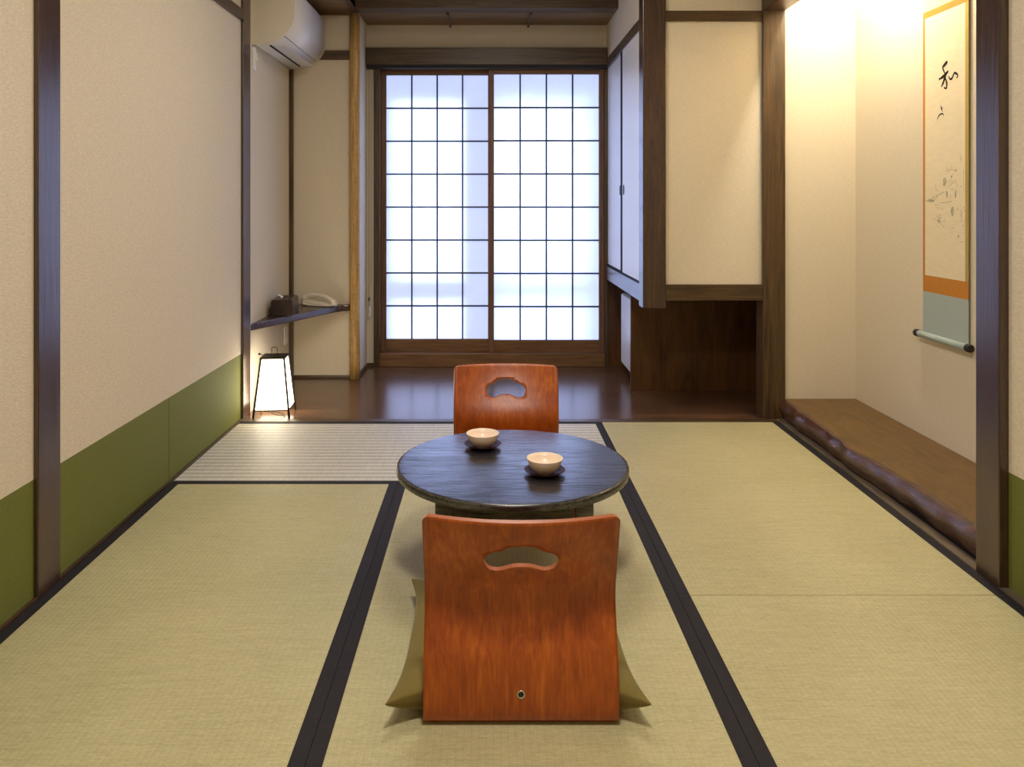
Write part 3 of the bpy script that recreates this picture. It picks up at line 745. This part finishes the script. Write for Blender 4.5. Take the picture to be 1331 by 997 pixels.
# ------------------------------------------------------------------ cushion
def cushion():
    bm = bmesh.new(); N = 44; top = []; bot = []
    a, b = .256, .258
    for i in range(N+1):
        r1 = []; r2 = []
        for j in range(N+1):
            u = math.sin(PI/2*(-1+2*i/N)); v = math.sin(PI/2*(-1+2*j/N))
            cu, cv = 1-abs(u)**3.0, 1-abs(v)**3.0
            x = u*(a - .009*cv*abs(u)**2) ; y = v*(b - .034*cu*abs(v)**2)
            # pointed ears
            ear = (abs(u)*abs(v))**5; x += .018*ear*(1 if u > 0 else -1); y += ear*(.006 if v > 0 else -.028)
            h = (max(0, 1-abs(u)**2.4)**.40)*(max(0, 1-abs(v)**2.4)**.40)
            wr = .0025*math.sin(7*u+3*v)*h
            seam = .046 + .004*ear
            edge = (i in (0, N) or j in (0, N))
            t_ = bm.verts.new((x, y, seam + .036*h + wr))
            r1.append(t_); r2.append(t_ if edge else bm.verts.new((x, y, seam - (seam-.0005)*min(1, h*2.6))))
        top.append(r1); bot.append(r2)
    for i in range(N):
        for j in range(N):
            f = bm.faces.new((top[i][j], top[i+1][j], top[i+1][j+1], top[i][j+1])); f.smooth = True
            q = (bot[i][j], bot[i][j+1], bot[i+1][j+1], bot[i+1][j])
            try: f = bm.faces.new(q); f.smooth = True
            except ValueError: pass
    bmesh.ops.recalc_face_normals(bm, faces=list(bm.faces))
    return bm
t = thing('floor_cushion', 'olive green square cushion on the seat of the near chair', 'cushion', (.058, 1.928, .0108))
cs_ = obj('cover', cushion(), M['cushion'], t)
# ------------------------------------------------------------------ round table
t = thing('round_table', 'low round black-stained wooden table with two tea bowls', 'table', (.067, 2.41, .0005))
bm = bmesh.new(); R = .347
lathe(bm, [(0, .284), (R-.02, .284), (R-.005, .2855), (R-.001, .289), (R, .294), (R, .304), (R-.001, .3075), (R-.004, .3096), (R-.009, .310), (0, .310)], 96)
obj('tabletop', bm, M['table'], t)
for sx in (-1, 1):
    for sy in (-1, 1):
        bm = bmesh.new(); t2 = bmesh.new(); box(t2, (sx*.219, sy*.205, 0), (sx*.165, sy*.150, .283), .004)
        for v in t2.verts:
            k = v.co.z/.283; v.co.x = sx*.219 + (v.co.x - sx*.219)*(.75+.25*k); v.co.y = sy*.205 + (v.co.y - sy*.205)*(.75+.25*k)
        merge(bm, t2, 0); obj('leg', bm, M['table'], t)
for s in (-1, 1):
    obj('apron', boxes(((-.165, s*.200, .215), (.165, s*.182, .2825)), bevel=.002), M['table'], t)
    obj('apron', boxes(((s*.214, -.15, .215), (s*.196, .15, .2825)), bevel=.002), M['table'], t)

# ------------------------------------------------------------------ tea bowls and saucers
SP = [(0, 0), (.028, 0), (.030, .002), (.045, .006), (.0585, .0125), (.0592, .0135), (.0580, .0142), (.044, .0082), (.028, .0045), (0, .0045)]
BP = [(0, .003), (.020, .003), (.0205, 0), (.0235, 0), (.0240, .004), (.033, .0085), (.0425, .018), (.0485, .030), (.0522, .0405), (.0525, .0418), (.0512, .0420), (.0475, .031), (.0410, .019), (.031, .0105), (.018, .0075), (0, .007)]
def teaset(x, y, la, lb):
    s = thing('saucer', lb, 'saucer', (x, y, .3102), 0, 'dark lacquer saucers on the table')
    bm = bmesh.new(); lathe(bm, SP, 40); obj('dish', bm, M['saucer'], s)
    c = thing('tea_bowl', la, 'bowl', (x, y, .3102+.0046), .4, 'cream tea bowls on the table')
    bm = bmesh.new(); lathe(bm, BP, 44); obj('bowl', bm, M['cup'], c)
teaset(.1575, 2.305, 'cream tea bowl nearer us, right of table centre', 'dark wine saucer under the nearer right tea bowl')
teaset(-.0235, 2.555, 'cream tea bowl farther back, left of table centre', 'dark wine saucer under the farther left tea bowl')

# ------------------------------------------------------------------ lights
def area(name, loc, size, power, color, rot=(0, 0, 0), shape='DISK', size_y=None, spread=None):
    d = bpy.data.lights.new(name, 'AREA'); d.energy = power; d.color = color; d.shape = shape; d.size = size
    if size_y: d.size_y = size_y
    if spread: d.spread = spread
    o = bpy.data.objects.new(name, d); C.objects.link(o); o.location = loc; o.rotation_euler = rot; return o
def point(name, loc, r, power, color):
    d = bpy.data.lights.new(name, 'POINT'); d.energy = power; d.color = color; d.shadow_soft_size = r
    o = bpy.data.objects.new(name, d); C.objects.link(o); o.location = loc; return o
area('room_lamp_and_fill', (.06, 1.00, 2.44), .30, 30, (1.0, .945, .86))
area('room_lamp_and_fill', (.06, 3.0, 2.44), .70, 17, (1.0, .945, .86))  # added fill without a known fixture, brightens the back walls and corner
point('alcove_lamp', (1.585, 3.50, 2.36), .03, 40, (1.0, .93, .78))

wd = bpy.data.worlds.new('sky'); bpy.context.scene.world = wd; wd.use_nodes = True
bg = wd.node_tree.nodes['Background']; bg.inputs[0].default_value = (.44, .57, 1.0, 1); bg.inputs[1].default_value = 6.6

# ------------------------------------------------------------------ camera
cd = bpy.data.cameras.new('camera'); cam = bpy.data.objects.new('camera', cd); C.objects.link(cam)
cam.location = (0, 0, 1.09); cam.rotation_euler = (PI/2, 0, 0)
cd.sensor_width = 36.0; cd.sensor_fit = 'HORIZONTAL'; cd.lens = 1040/1331*36
cd.shift_x = (665.5-637)/1331; cd.shift_y = -(498.5-264)/1331; cd.clip_start = .02
sc = bpy.context.scene; sc.camera = cam
sc.view_settings.view_transform = 'Standard'; sc.view_settings.look = 'None'
sc.view_settings.gamma = 1.0; sc.view_settings.exposure = 0.0; sc.view_settings.use_curve_mapping = False
sc.cycles.max_bounces = 8; sc.cycles.diffuse_bounces = 5; sc.cycles.sample_clamp_indirect = 6.0
